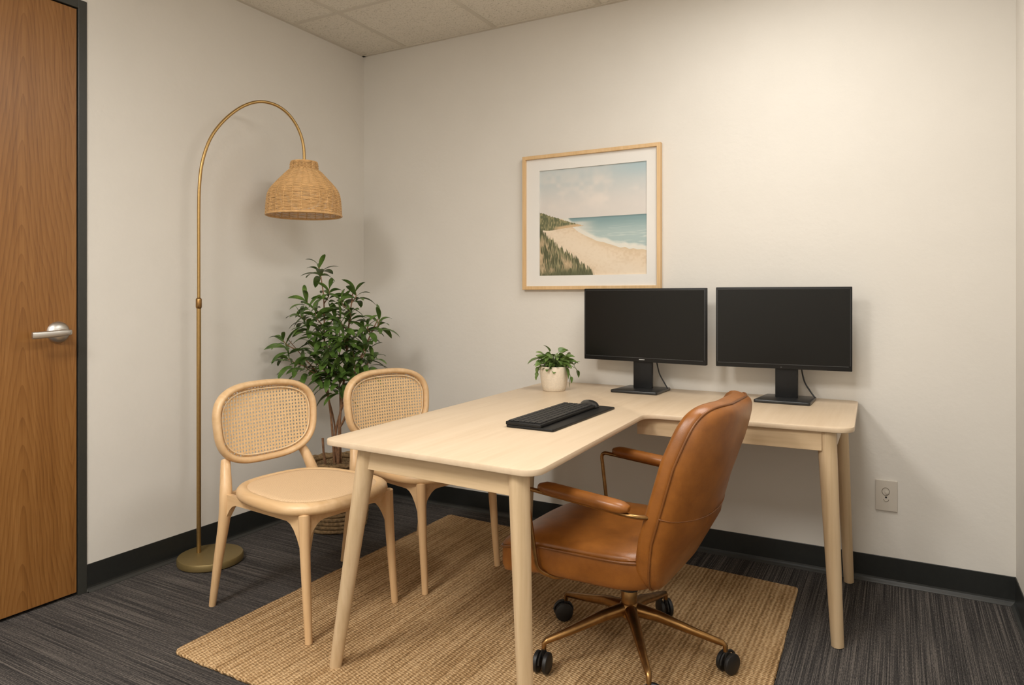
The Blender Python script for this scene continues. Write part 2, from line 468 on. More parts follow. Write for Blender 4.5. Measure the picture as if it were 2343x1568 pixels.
# door with frame and lever
bm = nb(); box(bm, XL - .045, XL - .001, DY0 + .002, DY1 - .0035, 0.012, DZ - .004, .0015, 1)
door = struct('door_1', bm, M['oak'])
bm = nb()
for a, b_, c, d in ((DY1, FY1, 0, FZ), (FY0, DY0, 0, FZ), (DY0, DY1, DZ, FZ)):
    box(bm, XL - T, XL + .005, a, b_, c, d, .0012, 1)
link('door_frame', bm, M['frame_paint'], door)
bm = nb(); box(bm, XL - T, XL - .05, DY0, DY1, 0, DZ); link('gap_shade_sheet', bm, M['gap_shade'], door)  # black sheet behind the door, painting the shade seen in its gap
hy, hz = 1.385, 0.962
h = bpy.data.objects.new('door_handle', None); COL.objects.link(h); h.parent = door; h.location = (XL - .001, hy, hz)
bm = nb()
lathe(bm, [(0, .020), (.012, .0195), (.024, .017), (.033, .011), (.038, .004), (.039, 0)], 40)
xform(bm, Matrix.Rotation(PI / 2, 4, 'Y'))
link('rosette', bm, M['nickel'], h, True, 40)
bm = nb()
sweep(bm, [(.012, 0, 0), (.05, 0, 0)], [.0125, .011], 20)
pts = catmull([(.047, .016, .001), (.056, .008, .001), (.058, -.012, 0), (.0585, -.04, -.002), (.058, -.08, -.004), (.056, -.112, -.005)], 6)
n_ = len(pts)
sweep(bm, pts, [(.006 + .002 * math.sin(PI * i / n_), .0085 + .0035 * min(1, abs(i / n_ - .12) * 3)) for i in range(n_)], 16, up=(0, 0, 1), expo=3.2)
link('lever', bm, M['nickel'], h, True, 45)

# ceiling lights
def troffer(L, label):
    x0, x1, y0, y1 = L
    t = thing('ceiling_light', label, 'light', ((x0 + x1) / 2, (y0 + y1) / 2, ZC), 0, 'recessed ceiling troffers')
    hx, hy_ = (x1 - x0) / 2 - .012, (y1 - y0) / 2 - .012
    bm = nb()
    for a in ((-hx, -hx + .03, -hy_, hy_), (hx - .03, hx, -hy_, hy_), (-hx + .03, hx - .03, -hy_, -hy_ + .03), (-hx + .03, hx - .03, hy_ - .03, hy_)):
        box(bm, *a, -.006, .011)
    link('frame', bm, M['fixture'], t)
    bm = nb(); box(bm, -hx + .03, hx - .03, -hy_ + .03, hy_ - .03, .0, .004)
    link('diffuser', bm, M['diffuser'], t)
    ld = bpy.data.lights.new('troffer_glow', 'AREA'); ld.shape = 'RECTANGLE'; ld.size = (2 * hx - .06) * K; ld.size_y = (2 * hy_ - .06) * K
    return t, ld
M['diffuser'] = emit('lit_diffuser', (1.0, 0.975, 0.925), 1.0)
POW = {0: 12.0, 1: 38.0, 2: 16.0}
for i, (L, lab) in enumerate(((L1, 'rectangular white ceiling light panel above the corner desk'), (L2, 'rectangular white ceiling light panel on the door side, behind the camera'), (L3_added, 'added unseen ceiling light panel on the right-wall side, behind the camera, softening shadows'))):
    t, ld = troffer(L, lab)
    ld.energy = POW[i]; ld.color = (1.0, 0.975, 0.925)
    lo = bpy.data.objects.new('troffer_lamp', ld); COL.objects.link(lo); lo.parent = t; lo.location = (0, 0, -.008)

# ------------------------------------------------------------------ outlet
t = thing('wall_outlet', 'ivory wall outlet plate on the back wall near the right corner', 'outlet', (-0.041, YB, 0.334))
bm = nb(); box(bm, -.037, .037, -.006, 0, -.0585, .0585, .0025, 2); link('cover_plate', bm, M['plate'], t)
bm = nb()
pts = [(-.002 + .0125 * math.cos(a * PI / 12), -.0065, .0155 + .0145 * math.sin(a * PI / 12)) for a in range(24)]
sweep(bm, pts, .0009, 6, closed=True)
o = link('socket_ring', bm, M['plate_dark'], t, True)
bm = nb(); lathe(bm, [(0, .004), (.005, .0035), (.006, 0)], 20); xform(bm, Matrix.Translation((.001, -.006, .012)) @ Matrix.Rotation(PI / 2, 4, 'X')); link('toggle', bm, M['plate'], t, True, 40)
bm = nb(); lathe(bm, [(0, .001), (.0032, .0008), (.0034, 0)], 16); xform(bm, Matrix.Translation((-.001, -.006, -.0065)) @ Matrix.Rotation(PI / 2, 4, 'X')); link('pin_hole', bm, M['gap_shade'], t)
bm = nb()
pts = [(-.0005 + .008 * math.cos(a), -.0065, -.0145 + .008 * math.sin(a)) for a in [PI * .95 + k * PI / 12 for k in range(14)]]
sweep(bm, pts, .0008, 6); link('socket_ring', bm, M['plate_dark'], t, True)

# ------------------------------------------------------------------ rug
RC = [(-1.935, 1.352), (-0.285, 1.335), (-0.325, 2.775), (-1.945, 2.868)]
bm = nb()
ol = round_poly(RC, [.03, .03, .02, .02], 6)
dense = []
for i in range(len(ol)):
    a, b_ = Vector(ol[i]), Vector(ol[(i + 1) % len(ol)]); m_ = max(1, int((b_ - a).length / .006))
    for k in range(m_):
        p = a.lerp(b_, k / m_); nn = (b_ - a).normalized(); s_ = noise.noise(Vector((p.x * 90, p.y * 90, 0))) * .0025 + noise.noise(Vector((p.x * 9, p.y * 9, 3))) * .003
        dense.append((p.x + nn.y * s_, p.y - nn.x * s_))
slab(bm, dense, 0.0005, 0.012, .004)
rug = link('area_rug', bm, M['jute'], smooth=True, angle=50)
tag(rug, 'tan braided jute rug lying on the striped grey carpet under the desk', 'rug')

# ------------------------------------------------------------------ corner desk
ZT = .687
desk = thing('corner_desk', 'pale wooden L-shaped desk with round tapered legs against the back wall', 'desk', (0, 0, 0))
bm = nb()
ol = round_poly([(-1.425, 1.462), (-.728, 1.424), (-.762, 2.318), (-.118, 2.352), (-.136, 3.0), (-1.462, 3.0)], [.035, .045, .045, .055, .03, .03], 8)
slab(bm, ol, ZT - .0165, ZT, .0028)
link('tabletop', bm, M['table_y'], desk, True, 35)
def leg(top, foot, r0, r1, z1=ZT - .0167):
    bm = nb(); pts = []; rr = []
    for k in range(9):
        t_ = k / 8
        pts.append((top[0] + (foot[0] - top[0]) * t_, top[1] + (foot[1] - top[1]) * t_, z1 + (0.001 + FLR - z1) * t_)); rr.append(r0 + (r1 - r0) * t_ ** 1.1)
    sweep(bm, pts, rr, 28, expo=2.5)
    return link('leg', bm, M['table_z'], desk, True, 50)
FLR = .0125
leg((-1.300, 1.512), (-1.436, 1.527), .0265, .0175)
leg((-.798, 1.472), (-.785, 1.487), .0255, .0175)
FLR = .001
leg((-.198, 2.392), (-.166, 2.385), .0265, .0175)
leg((-.195, 2.93), (-.166, 2.945), .0235, .0165)
leg((-1.420, 2.745), (-1.452, 2.760), .0240, .0165)
bm = nb(); box(bm, -1.30, -.80, 1.490, 1.508, ZT - .075, ZT - .0166, .001, 1); xform(bm, Matrix.Rotation(-.06, 4, 'Z') @ Matrix.Identity(4))
bm.free(); bm = nb()
def rail(bm, a, b_, th, z0, z1):
    A, B = Vector(a), Vector(b_); d = (B - A).normalized(); nn = Vector((-d.y, d.x)) * th / 2
    pts = [A + nn, A - nn, B - nn, B + nn]
    slab(bm, [(p.x, p.y) for p in pts], z0, z1, .001)
rail(bm, (-1.29, 1.508), (-.81, 1.474), .018, ZT - .078, ZT - .0166); link('front_rail', bm, M['table_x'], desk)
bm = nb(); rail(bm, (-.80, 2.352), (-.21, 2.372), .018, ZT - .078, ZT - .0166); link('inner_rail', bm, M['table_x'], desk)
bm = nb(); rail(bm, (-.178, 2.41), (-.183, 2.92), .018, ZT - .065, ZT - .0166); link('end_rail', bm, M['table_y'], desk)
bm = nb(); rail(bm, (-.22, 2.93), (-1.41, 2.77), .018, ZT - .065, ZT - .0166); link('rear_rail', bm, M['table_x'], desk)
bm = nb(); rail(bm, (-1.315, 1.54), (-1.408, 2.73), .018, ZT - .065, ZT - .0166); link('side_rail', bm, M['table_y'], desk)

# ------------------------------------------------------------------ cane chairs
def make_cane_chair():
    t = thing('cane_chair', '', 'chair', (0, 0, 0))
    # back plane: frame q in [0,1] bottom->top, p across
    ZB, ZTp, XBk, XTk = .474, .785, -.222, -.252
    HW, HH = .221, .152
    def bp(p, q, off=0.0):          # p in metres, q in metres from centre
        f = (q + HH) / (2 * HH)
        x = XBk + (XTk - XBk) * f + .55 * p * p
        return Vector((x + off, p, ZB + (ZTp - ZB) * f))
    def outline(k, a, sc=1.0, inset=0.0):
        th = 2 * PI * k / a
        c, s = spow(math.cos(th), 2 / 2.9), spow(math.sin(th), 2 / 2.9)
        hw = (HW - inset) * (1 + .045 * s) * sc; hh = (HH - inset) * sc
        return hw * c, hh * s
    n = 96
    bm = nb(); pts = [bp(*outline(k, n, 1, .0185)) for k in range(n)]
    sweep(bm, pts, (.0118, .0190), 14, closed=True, up=(1, 0, 0), expo=2.3)
    link('back_frame', bm, M['beech_x'], t, True)
    bm = nb(); pts = [bp(*outline(k, n, 1, .0375), .007) for k in range(n)]
    sweep(bm, pts, .0026, 8, closed=True)
    link('cane_spline', bm, M['cane_edge'], t, True)
    # cane mesh
    bm = nb()
    def inside(p, q):
        s = max(-1, min(1, q / (HH - .03)))
        hw = (HW - .028) * (1 + .045 * s)
        return abs(p / hw) ** 2.9 + abs(q / (HH - .028)) ** 2.9 <= 1
    def strand(a, b_, w, off):
        A, B = Vector(a), Vector(b_); d = (B - A); L = d.length; d.normalize(); m_ = max(2, int(L / .004))
        ins = [k for k in range(m_ + 1) if inside(*(A.lerp(B, k / m_)))]
        if len(ins) < 2: return
        k0, k1 = ins[0], ins[-1]; st = max(2, (k1 - k0) // 8)
        nrm = Vector((-d.y, d.x)) * w / 2; prev = None
        for j in range(st + 1):
            c = A.lerp(B, (k0 + (k1 - k0) * j / st) / m_)
            row = [bm.verts.new(bp(c.x + s * nrm.x, c.y + s * nrm.y, off + e)) for s, e in ((1, -.0006), (1, .0006), (-1, .0006), (-1, -.0006))]
            if prev:
                for i in range(4): bm.faces.new((prev[i], prev[(i + 1) % 4], row[(i + 1) % 4], row[i]))
            prev = row
    SP = .0128
    k = -14
    for k in range(-17, 18): strand((k * SP, -.16), (k * SP, .16), .0064, .0007)
    for k in range(-12, 13): strand((-.24, k * SP), (.24, k * SP), .0064, -.0007)
    link('cane_panel', bm, M['cane'], t)
    # seat
    SX, SY, CX, CY = .243, .222, .050, -.012
    def so(k, a, ins=0.0):
        th = 2 * PI * k / a; c, s = spow(math.cos(th), 2 / 2.75), spow(math.sin(th), 2 / 2.75)
        x = (SX - ins) * c; y = (SY - ins) * s * (1 + .07 * c)
        return CX + x, CY + y
    n = 72; bm = nb()
    levels = [(.404, .030), (.403, .014), (.407, .003), (.418, -.001), (.430, .001), (.4375, .008), (.441, .018), (.4405, .029), (.437, .034)]
    rings = [[bm.verts.new((*so(k, n, i), z)) for k in range(n)] for z, i in levels]
    for a, b_ in zip(rings, rings[1:]):
        for k in range(n): bm.faces.new((a[k], a[(k + 1) % n], b_[(k + 1) % n], b_[k]))
    bm.faces.new(rings[0])
    link('seat', bm, M['beech_x'], t, True, 60)
    bm = nb(); rings = [[bm.verts.new((*so(k, n, i), z)) for k in range(n)] for z, i in ((.4365, .0325), (.4395, .036), (.4400, .06), (.4385, .12), (.4380, .17))]
    for a, b_ in zip(rings, rings[1:]):
        for k in range(n): bm.faces.new((a[k], a[(k + 1) % n], b_[(k + 1) % n], b_[k]))
    bm.faces.new(rings[-1])
    link('woven_pad', bm, M['weave'], t, True)
    # legs
    for s in (-1, 1):
        bm = nb()
        pts = catmull([(.232, s * .178, .405), (.238, s * .180, .30), (.250, s * .182, .15), (.262, s * .184, .0128)], 5)
        m_ = len(pts); sweep(bm, pts, [.0190 - .0075 * (i / (m_ - 1)) for i in range(m_)], 16)
        link('leg', bm, M['beech_z'], t, True, 50)
        bm = nb()
        pts = catmull([(-.232, s * .160, .508), (-.212, s * .172, .470), (-.188, s * .186, .40), (-.192, s * .190, .31), (-.222, s * .195, .16), (-.256, s * .196, .001)], 6)
        rr = [.0160, .0182, .0215, .0195, .0155, .0118]; m_ = len(pts)
        R_ = []
        for i in range(m_):
            f = i / (m_ - 1) * 5; j = min(4, int(f)); R_.append(rr[j] + (rr[j + 1] - rr[j]) * (f - j))
        sweep(bm, pts, R_, 16)
        link('leg', bm, M['beech_z'], t, True, 50)
    # arched rails below the seat
    def arch(A, B, th=.018, drop=.085):
        A, B = Vector(A), Vector(B); L = (B - A).length; d = (B - A) / L
        nn = Vector((-d.y, d.x, 0)) * th / 2; bm = nb(); prev = None; S = 24
        for i in range(S + 1):
            f = i / S; e = min(f, 1 - f) * L
            low = .376 - drop * max(0, 1 - e / .075) ** 2.2
            c = A + (B - A) * f
            row = [bm.verts.new((c.x + s * nn.x, c.y + s * nn.y, z)) for s, z in ((1, low), (1, .405), (-1, .405), (-1, low))]
            if prev:
                for j in range(4): bm.faces.new((prev[j], prev[(j + 1) % 4], row[(j + 1) % 4], row[j]))
            else: bm.faces.new(row)
            prev = row
        bm.faces.new(prev)
        return link('seat_rail', bm, M['beech_x'], t)
    arch((.228, -.178, 0), (.228, .178, 0)); arch((-.188, -.186, 0), (.228, -.180, 0)); arch((-.188, .186, 0), (.228, .180, 0)); arch((-.188, -.186, 0), (-.188, .186, 0))
    return t

def copy_tree(o, parent=None):
    c = o.copy(); COL.objects.link(c); c.parent = parent
    for ch in [x for x in bpy.data.objects if x.parent == o]: copy_tree(ch, c)
    return c

ch1 = make_cane_chair()
ch2 = copy_tree(ch1)
ch1.location = (-1.836, 1.797, 0); ch1.rotation_euler.z = math.radians(-7)
ch2.location = (-1.704, 2.298, 0); ch2.rotation_euler.z = math.radians(-15)
tag(ch1, 'light beech chair with oval cane back, the nearer one, beside the brass floor lamp', 'chair', 'cane-backed visitor chairs')
tag(ch2, 'light beech chair with oval cane back, the farther one, partly hidden behind the desk', 'chair', 'cane-backed visitor chairs')

# ------------------------------------------------------------------ floor lamp
LB = (-2.472, 1.902)
lamp = thing('floor_lamp', 'tall brass arc floor lamp with a bell-shaped wicker shade', 'lamp', (LB[0], LB[1], 0))
bm = nb(); lathe(bm, [(0, .001), (.120, .001), (.126, .005), (.127, .010), (.127, .026), (.124, .031), (.118, .0325), (0, .0325)], 64)
link('base', bm, M['brass_base'], lamp, True, 35)
PB = (-2.527 - LB[0], 1.888 - LB[1]); SH = (-2.366 - LB[0], 2.314 - LB[1])
d_ = Vector((SH[0] - PB[0], SH[1] - PB[1])); dl = d_.length; d_.normalize()
def arm(s, z): return (PB[0] + d_.x * s * dl / .452, PB[1] + d_.y * s * dl / .452, z)
bm = nb(); sweep(bm, [(PB[0], PB[1], .03), (PB[0], PB[1], 1.045)], .0088, 20, mi=0)
link('pole', bm, M['brass'], lamp, True, 50)
bm = nb(); sweep(bm, [(PB[0], PB[1], 1.04), (PB[0], PB[1], 1.046), (PB[0], PB[1], 1.078), (PB[0], PB[1], 1.083)], [.0095, .0118, .0118, .009], 20)
link('collar', bm, M['bronze'], lamp, True, 40)
bm = nb()
pts = catmull([arm(*a) for a in ((0, 1.075), (0, 1.25), (0, 1.45), (.003, 1.556), (.014, 1.648), (.043, 1.743), (.088, 1.818), (.148, 1.883), (.207, 1.924), (.263, 1.942), (.321, 1.938), (.370, 1.914), (.410, 1.872), (.436, 1.822), (.449, 1.771), (.452, 1.72), (.452, 1.64))], 5)
sweep(bm, pts, .0066, 16); link('arc_arm', bm, M['brass'], lamp, True, 50)
# woven shade
prof = [(.0550, 1.7000), (.0590, 1.6950), (.0600, 1.680), (.0625, 1.664), (.076, 1.654), (.100, 1.629), (.126, 1.601), (.146, 1.577), (.1565, 1.556), (.1615, 1.532), (.164, 1.506), (.1655, 1.481), (.1665, 1.460)]
pp = catmull([(r, 0, z) for r, z in prof], 8)
cum = [0]
for a, b_ in zip(pp, pp[1:]): cum.append(cum[-1] + (b_ - a).length)
def at(s):
    s = max(0, min(cum[-1], s))
    for i in range(len(cum) - 1):
        if cum[i + 1] >= s: return pp[i].lerp(pp[i + 1], (s - cum[i]) / (cum[i + 1] - cum[i] + 1e-9))
    return pp[-1]
shade = bpy.data.objects.new('lamp_shade', None); COL.objects.link(shade); shade.parent = lamp; shade.location = (SH[0], SH[1], 0)
bm = nb(); NR = 50; NS = 26
for i in range(NR):
    p = at(cum[-1] * (i + .5) / NR); ph = PI * (i % 2)
    ring = []
    S = NS * 4
    for k in range(S):
        a = 2 * PI * k / S; r = p.x + .0022 * math.cos(NS / 2 * a + PI * ((i // 2) % 2) * 0) + .0014 * math.cos(NS * a + ph) ; zz = p.z + .0008 * noise.noise(Vector((math.cos(a) * 3, math.sin(a) * 3, i * 1.7)))
        ring.append((r * math.cos(a), r * math.sin(a), zz))
    sweep(bm, ring, (.0016, .0025), 6, closed=True, up=(0, 0, 1))
link('woven_strands', bm, M['wicker'], shade, True)
bm = nb()
for k in range(NS):
    a = 2 * PI * (k + .5) / NS
    sweep(bm, [(at(cum[-1] * j / 16).x * math.cos(a), at(cum[-1] * j / 16).x * math.sin(a), at(cum[-1] * j / 16).z) for j in range(17)], .0022, 6)
link('rattan_stakes', bm, M['wicker_dark'], shade, True)
for r, z, w in ((.1665, 1.458, .0038), (.0560, 1.700, .0034)):
    bm = nb()
    sweep(bm, [(r * math.cos(2 * PI * k / 64), r * math.sin(2 * PI * k / 64), z) for k in range(64)], w, 8, closed=True)
    link('rim', bm, M['wicker'], shade, True)
bm = nb(); lathe(bm, [(0, 1.702), (.054, 1.702), (.056, 1.698), (.054, 1.692), (0, 1.691)], 40); link('top_disc', bm, M['wicker_dark'], shade, True, 40)
bm = nb(); lathe(bm, [(0, 1.70), (.016, 1.70), (.018, 1.65), (.018, 1.63), (0, 1.63)], 24); link('socket', bm, M['bronze'], shade, True, 40)
bm = nb(); lathe(bm, [(0, 1.632), (.013, 1.63), (.016, 1.61), (.027, 1.58), (.029, 1.565), (.024, 1.545), (.012, 1.534), (0, 1.531)], 24); link('bulb', bm, M['bulb'], shade, True)

# ------------------------------------------------------------------ leaves
def leaf(bm, base, direc, length, width, droop, fold=.25, side=None, shape='lance', mi=0):
    d = Vector(direc).normalized(); S = 8
    up = Vector((0, 0, 1)); sd = d.cross(up)
    if sd.length < .05: sd = Vector((1, 0, 0))
    sd.normalize()
    if side: sd = (Matrix.Rotation(side, 3, d) @ sd).normalized()
    p = Vector(base); rows = []; cur = d.copy(); st = length / S
    for i in range(S + 1):
        t = i / S
        if shape == 'lance': w = width * (math.sin(PI * t ** 1.25) ** .62 if 0 < t < 1 else 0)
        else: w = width * (math.sin(PI * t ** .62) ** .75)
        if i == 0: w = width * .06
        nrm = sd.cross(cur).normalized()
        rows.append((p.copy(), sd * w / 2, nrm, w))
        cur = (cur + Vector((0, 0, -droop / S))).normalized()
        p = p + cur * st
    vs = []
    for q, s, nrm, w in rows:
        vs.append([bm.verts.new(q - s + nrm * (fold * w * .5)), bm.verts.new(q), bm.verts.new(q + s + nrm * (fold * w * .5))])
    for a, b_ in zip(vs, vs[1:]):
        for k in range(2):
            f = bm.faces.new((a[k], a[k + 1], b_[k + 1], b_[k])); f.material_index = mi

# ------------------------------------------------------------------ tall plant in the corner
PC = Vector((-2.335, 2.495, 0))
rv = Vector((math.cos(YAW), math.sin(YAW), 0)); dv = Vector((-math.sin(YAW), math.cos(YAW), 0))
plant = thing('potted_shrub', 'tall leafy green shrub in a woven basket in the room corner', 'plant', PC)
bm = nb()
zb = .006; NRr = 16; rs = []
prof = []
for i in range(NRr):
    f = i / (NRr - 1); r = .128 + .018 * math.sin(PI * min(1, f * .9 + .05)) ; z = .011 + f * .292
    ring = [((r + .0012 * math.sin(40 * a * 2 * PI / 96)) * math.cos(2 * PI * a / 96), (r + .0012 * math.sin(40 * a * 2 * PI / 96)) * math.sin(2 * PI * a / 96), z + .0012 * math.sin(5 * 2 * PI * a / 96 + i)) for a in range(96)]
    sweep(bm, ring, (.0075, .0105), 8, closed=True, up=(0, 0, 1))
sweep(bm, [(.138 * math.cos(2 * PI * a / 96), .138 * math.sin(2 * PI * a / 96), .311 + .003 * math.sin(14 * 2 * PI * a / 96)) for a in range(96)], (.012, .010), 8, closed=True, up=(0, 0, 1))
lathe(bm, [(0, .004), (.128, .004), (.128, .012)], 48)
link('basket', bm, M['basket'], plant, True)
bm = nb(); lathe(bm, [(0, .293), (.05, .290), (.10, .288), (.136, .284)], 48)
for v in bm.verts: v.co.z += .006 * noise.noise(v.co * 40)
for k in range(90):
    a = random.uniform(0, 2 * PI); r = random.uniform(.02, .125); b0 = Vector((r * math.cos(a), r * math.sin(a), .288))
    e = b0 + Vector((random.uniform(-.03, .03), random.uniform(-.03, .03), random.uniform(.002, .012)))
    sweep(bm, [b0, (b0 + e) / 2 + Vector((0, 0, .006)), e], .0014, 5)
link('moss', bm, M['basket'], plant, True)
def W(r, d, z): return rv * r + dv * d + Vector((0, 0, z))
mains = {
 'A': [(-.012, .0, .28), (-.028, .0, .50), (-.045, -.01, .66), (-.058, -.01, .86), (-.062, -.01, 1.08), (-.084, -.01, 1.232)],
 'B': [(.006, -.01, .28), (.014, -.01, .50), (.034, .0, .72), (.052, .01, .95), (.072, .015, 1.12)],
 'C': [(.012, .02, .28), (.006, .03, .55), (.002, .03, .78), (.005, .02, 1.0)],
 'D': [(.004, .0, .28), (-.012, .01, .42), (.022, .0, .56), (.10, -.02, .76), (.16, -.03, .90), (.20, -.03, .985)],
 'E': [(-.010, .02, .28), (-.022, .02, .50), (-.08, .0, .70), (-.15, -.03, .80), (-.22, -.06, .895)],
}
stems = {}
for k_, v_ in mains.items():
    bm = nb(); pts = catmull([W(*p) for p in v_], 8); m_ = len(pts)
    r0 = {'A': .0062, 'B': .0075, 'C': .0045, 'D': .0065, 'E': .0045}[k_]
    sweep(bm, pts, [r0 * (1 - .68 * i / m_) for i in range(m_)], 8)
    stems[k_] = pts
    link('stem', bm, M['bark'], plant, True)
for a in ([(-.040, -.05, .285), (-.052, -.05, .36), (-.056, -.05, .425)], [(.018, -.01, .475), (.034, -.02, .50), (.044, -.025, .522)]):
    bm = nb(); sweep(bm, [W(*p) for p in a], [.006, .0052, .0055], 8); link('cut_stem', bm, M['bark'], plant, True, 50)
tips = [('A', -.084, -.01, 1.232), ('A', -.034, -.02, 1.13), ('A', -.145, -.03, 1.075), ('A', -.165, -.05, 1.00), ('E', -.235, -.08, .89), ('E', -.205, -.09, .80),
        ('E', -.15, -.05, .775), ('A', -.092, -.05, 1.02), ('A', -.060, -.07, .94), ('A', -.10, -.06, .86), ('C', -.05, -.06, .765), ('B', .02, .00, 1.075), ('B', .082, .015, 1.12),
        ('B', .072, -.03, 1.01), ('C', .015, -.07, .92), ('C', .005, -.08, .83), ('D', .205, -.03, .985), ('D', .155, -.05, .965), ('D', .15, -.06, .85), ('D', .085, -.05, .835),
        ('D', .175, -.02, .80), ('D', .118, .0, .92), ('C', .05, -.03, .745), ('A', -.135, -.04, .94), ('A', -.02, .05, 1.0), ('B', .04, .06, .88), ('C', -.03, .07, .84), ('C', -.09, .04, .76),
        ('B', .03, -.06, .98), ('A', -.02, -.06, .87), ('D', .06, .05, .79), ('A', -.11, .0, .80), ('D', .10, -.07, .77), ('C', -.005, -.05, .75), ('B', .05, -.07, .90), ('D', .12, .04, .86), ('C', .02, -.03, .70), ('C', -.04, -.02, .71)]
bl = nb()
for key, r, d, z in tips:
    tip = W(r, d, z); S = stems[key]
    cand = [p for p in S if p.z < z - .05 and p.z > .5] or [S[len(S) // 2]]
    base = min(cand, key=lambda p: (p - tip).length + .0 * p.z)
    mid = (base + tip) / 2 + (tip - base).cross(Vector((0, 0, 1))).cross(Vector((0, 0, 1))).normalized() * -.012 if (tip - base).xy.length > .01 else (base + tip) / 2
    br = catmull([base, mid, tip], 8)
    bt = nb(); sweep(bt, br, [.0032 * (1 - .6 * i / len(br)) for i in range(len(br))], 6)
    link('twig', bt, M['bark'], plant, True)
    axis = (tip - mid).normalized(); axis = (axis + Vector((0, 0, .8))).normalized()
    nl = 11
    for j in range(nl):
        f = j / (nl - 1)
        pos = tip - axis * (.085 * f) if f * .085 < (tip - base).length else tip - axis * (.05 * f)
        az = j * 2.39996 + r * 40
        el = math.radians(66 - 48 * f)
        q = axis.orthogonal().normalized(); q = Matrix.Rotation(az, 3, axis) @ q
        dd = axis * math.sin(el) + q * math.cos(el)
        L = random.uniform(.088, .120) * (1 - .25 * (1 - f) ** 2)
        wx = PC.x + pos.x + dd.x * L
        if wx < XL + .012: dd.x = (XL + .012 - PC.x - pos.x) / L
        leaf(bl, pos, dd, L, L * random.uniform(.25, .32), random.uniform(.7, 1.6), .25, random.uniform(-.9, .9))
link('foliage', bl, M['leaf'], plant, True)

# ------------------------------------------------------------------ small pot plant on the desk
pot = thing('small_potted_plant', 'small trailing green plant in a cream speckled ceramic pot on the desk', 'plant', (-1.292, 2.700, ZT + .0005))
bm = nb()
lathe(bm, [(0, .0), (.046, .0), (.0485, .003), (.053, .020), (.0585, .050), (.0612, .078), (.0612, .098), (.060, .1035), (.0575, .1045), (.0555, .101), (.0545, .09), (.05, .088)], 56)
link('pot', bm, M['ceramic'], pot, True, 50)
bm = nb(); lathe(bm, [(0, .095), (.03, .0945), (.0546, .0925)], 32); link('soil', bm, M['soil'], pot, True)
bm = nb(); bs = nb()
def pleaf(r, d, z, L, out, elev, droop=1.0):
    p = W(r, d, z)
    h0 = Vector((p.x * .25, p.y * .25, .094))
    mid = (h0 + p) / 2 + Vector((0, 0, .018 if z > .09 else .05))
    sweep(bs, catmull([h0, mid, p], 5), .0011, 5)
    dd = (rv * out[0] + dv * out[1] + Vector((0, 0, elev)))
    leaf(bm, p, dd, L, L * .72, droop, .3, random.uniform(-.9, .9), 'heart')
big = [(-.020, -.01, .165, .045, (-.45, -.2), 1.2), (-.045, .0, .150, .040, (-.6, -.2), .5), (-.06, -.01, .135, .062, (-1, -.2), .1), (-.055, -.02, .125, .04, (-.7, -.5), -.2), (-.005, -.03, .15, .045, (.2, -.6), .5),
       (.02, .0, .165, .04, (.5, .2), .4), (.035, .01, .16, .032, (.8, 0), .9), (.05, .0, .14, .042, (.9, -.1), .5), (.06, -.01, .125, .045, (1, -.1), .2), (.045, -.04, .105, .052, (.4, -.4), -1.2),
       (.09, .0, .095, .03, (.6, .1), -.7), (.098, .01, .085, .034, (.4, 0), -1), (.086, -.01, .11, .03, (.4, 0), .5), (.07, -.005, .06, .03, (.2, -.1), -1), (.068, .0, .035, .024, (-.1, -.1), -1), (-.066, .0, .10, .03, (-.4, -.3), -.6), (-.072, .0, .078, .026, (-.2, -.1), -1),
       (-.076, .0, .062, .02, (-.1, 0), -1), (.055, .03, .15, .03, (.5, .5), .3), (-.03, .03, .14, .04, (-.4, .6), .4)]
for b_ in big: pleaf(*b_, droop=random.uniform(.5, 1.3))
for k in range(84):
    a = random.uniform(0, 2 * PI); r = random.uniform(.01, .055); z = random.uniform(.102, .162) - r * .35
    pleaf(r * math.cos(a), r * math.sin(a), z, random.uniform(.032, .048), (math.cos(a), math.sin(a)), random.uniform(-.2, .9), random.uniform(.5, 1.4))
link('leaf_stalks', bs, M['leaf2'], pot, True)
link('foliage', bm, M['leaf2'], pot, True)

# ------------------------------------------------------------------ framed picture
FX0, FX1, FZ0, FZ1 = -1.596, -.911, 1.122, 1.766
fp = thing('framed_picture', 'beach and dunes photograph with white mat in a light oak frame on the wall', 'picture', ((FX0 + FX1) / 2, YB, (FZ0 + FZ1) / 2))
hw, hh = (FX1 - FX0) / 2, (FZ1 - FZ0) / 2; fw = .017
bm = nb()
cr = [(-1, -1), (1, -1), (1, 1), (-1, 1)]
loops = []
for q, yv in ((0, -.001), (0, -.0265), (.0012, -.028), (fw - .0012, -.028), (fw, -.0265), (fw, -.001)):
    loops.append([bm.verts.new((a * (hw - q), yv, c * (hh - q))) for a, c in cr])
for a, c in zip(loops, loops[1:] + loops[:1]):
    for k in range(4): bm.faces.new((a[k], a[(k + 1) % 4], c[(k + 1) % 4], c[k]))
link('frame', bm, M['frame_oak'], fp)
bm = nb(); AX0, AX1, AZ0, AZ1 = -1.509 + 1.2535, -.977 + 1.2535, 1.189 - 1.444, 1.692 - 1.444
yy = -.013
for a in ((-hw + fw, AX0, -hh + fw, hh - fw), (AX1, hw - fw, -hh + fw, hh - fw)): box(bm, a[0], a[1], yy - .002, yy + .004, a[2], a[3])
box(bm, AX0, AX1, yy - .002, yy + .004, -hh + fw, AZ0); box(bm, AX0, AX1, yy - .002, yy + .004, AZ1, hh - fw)
link('mat_board', bm, M['mat_board'], fp)
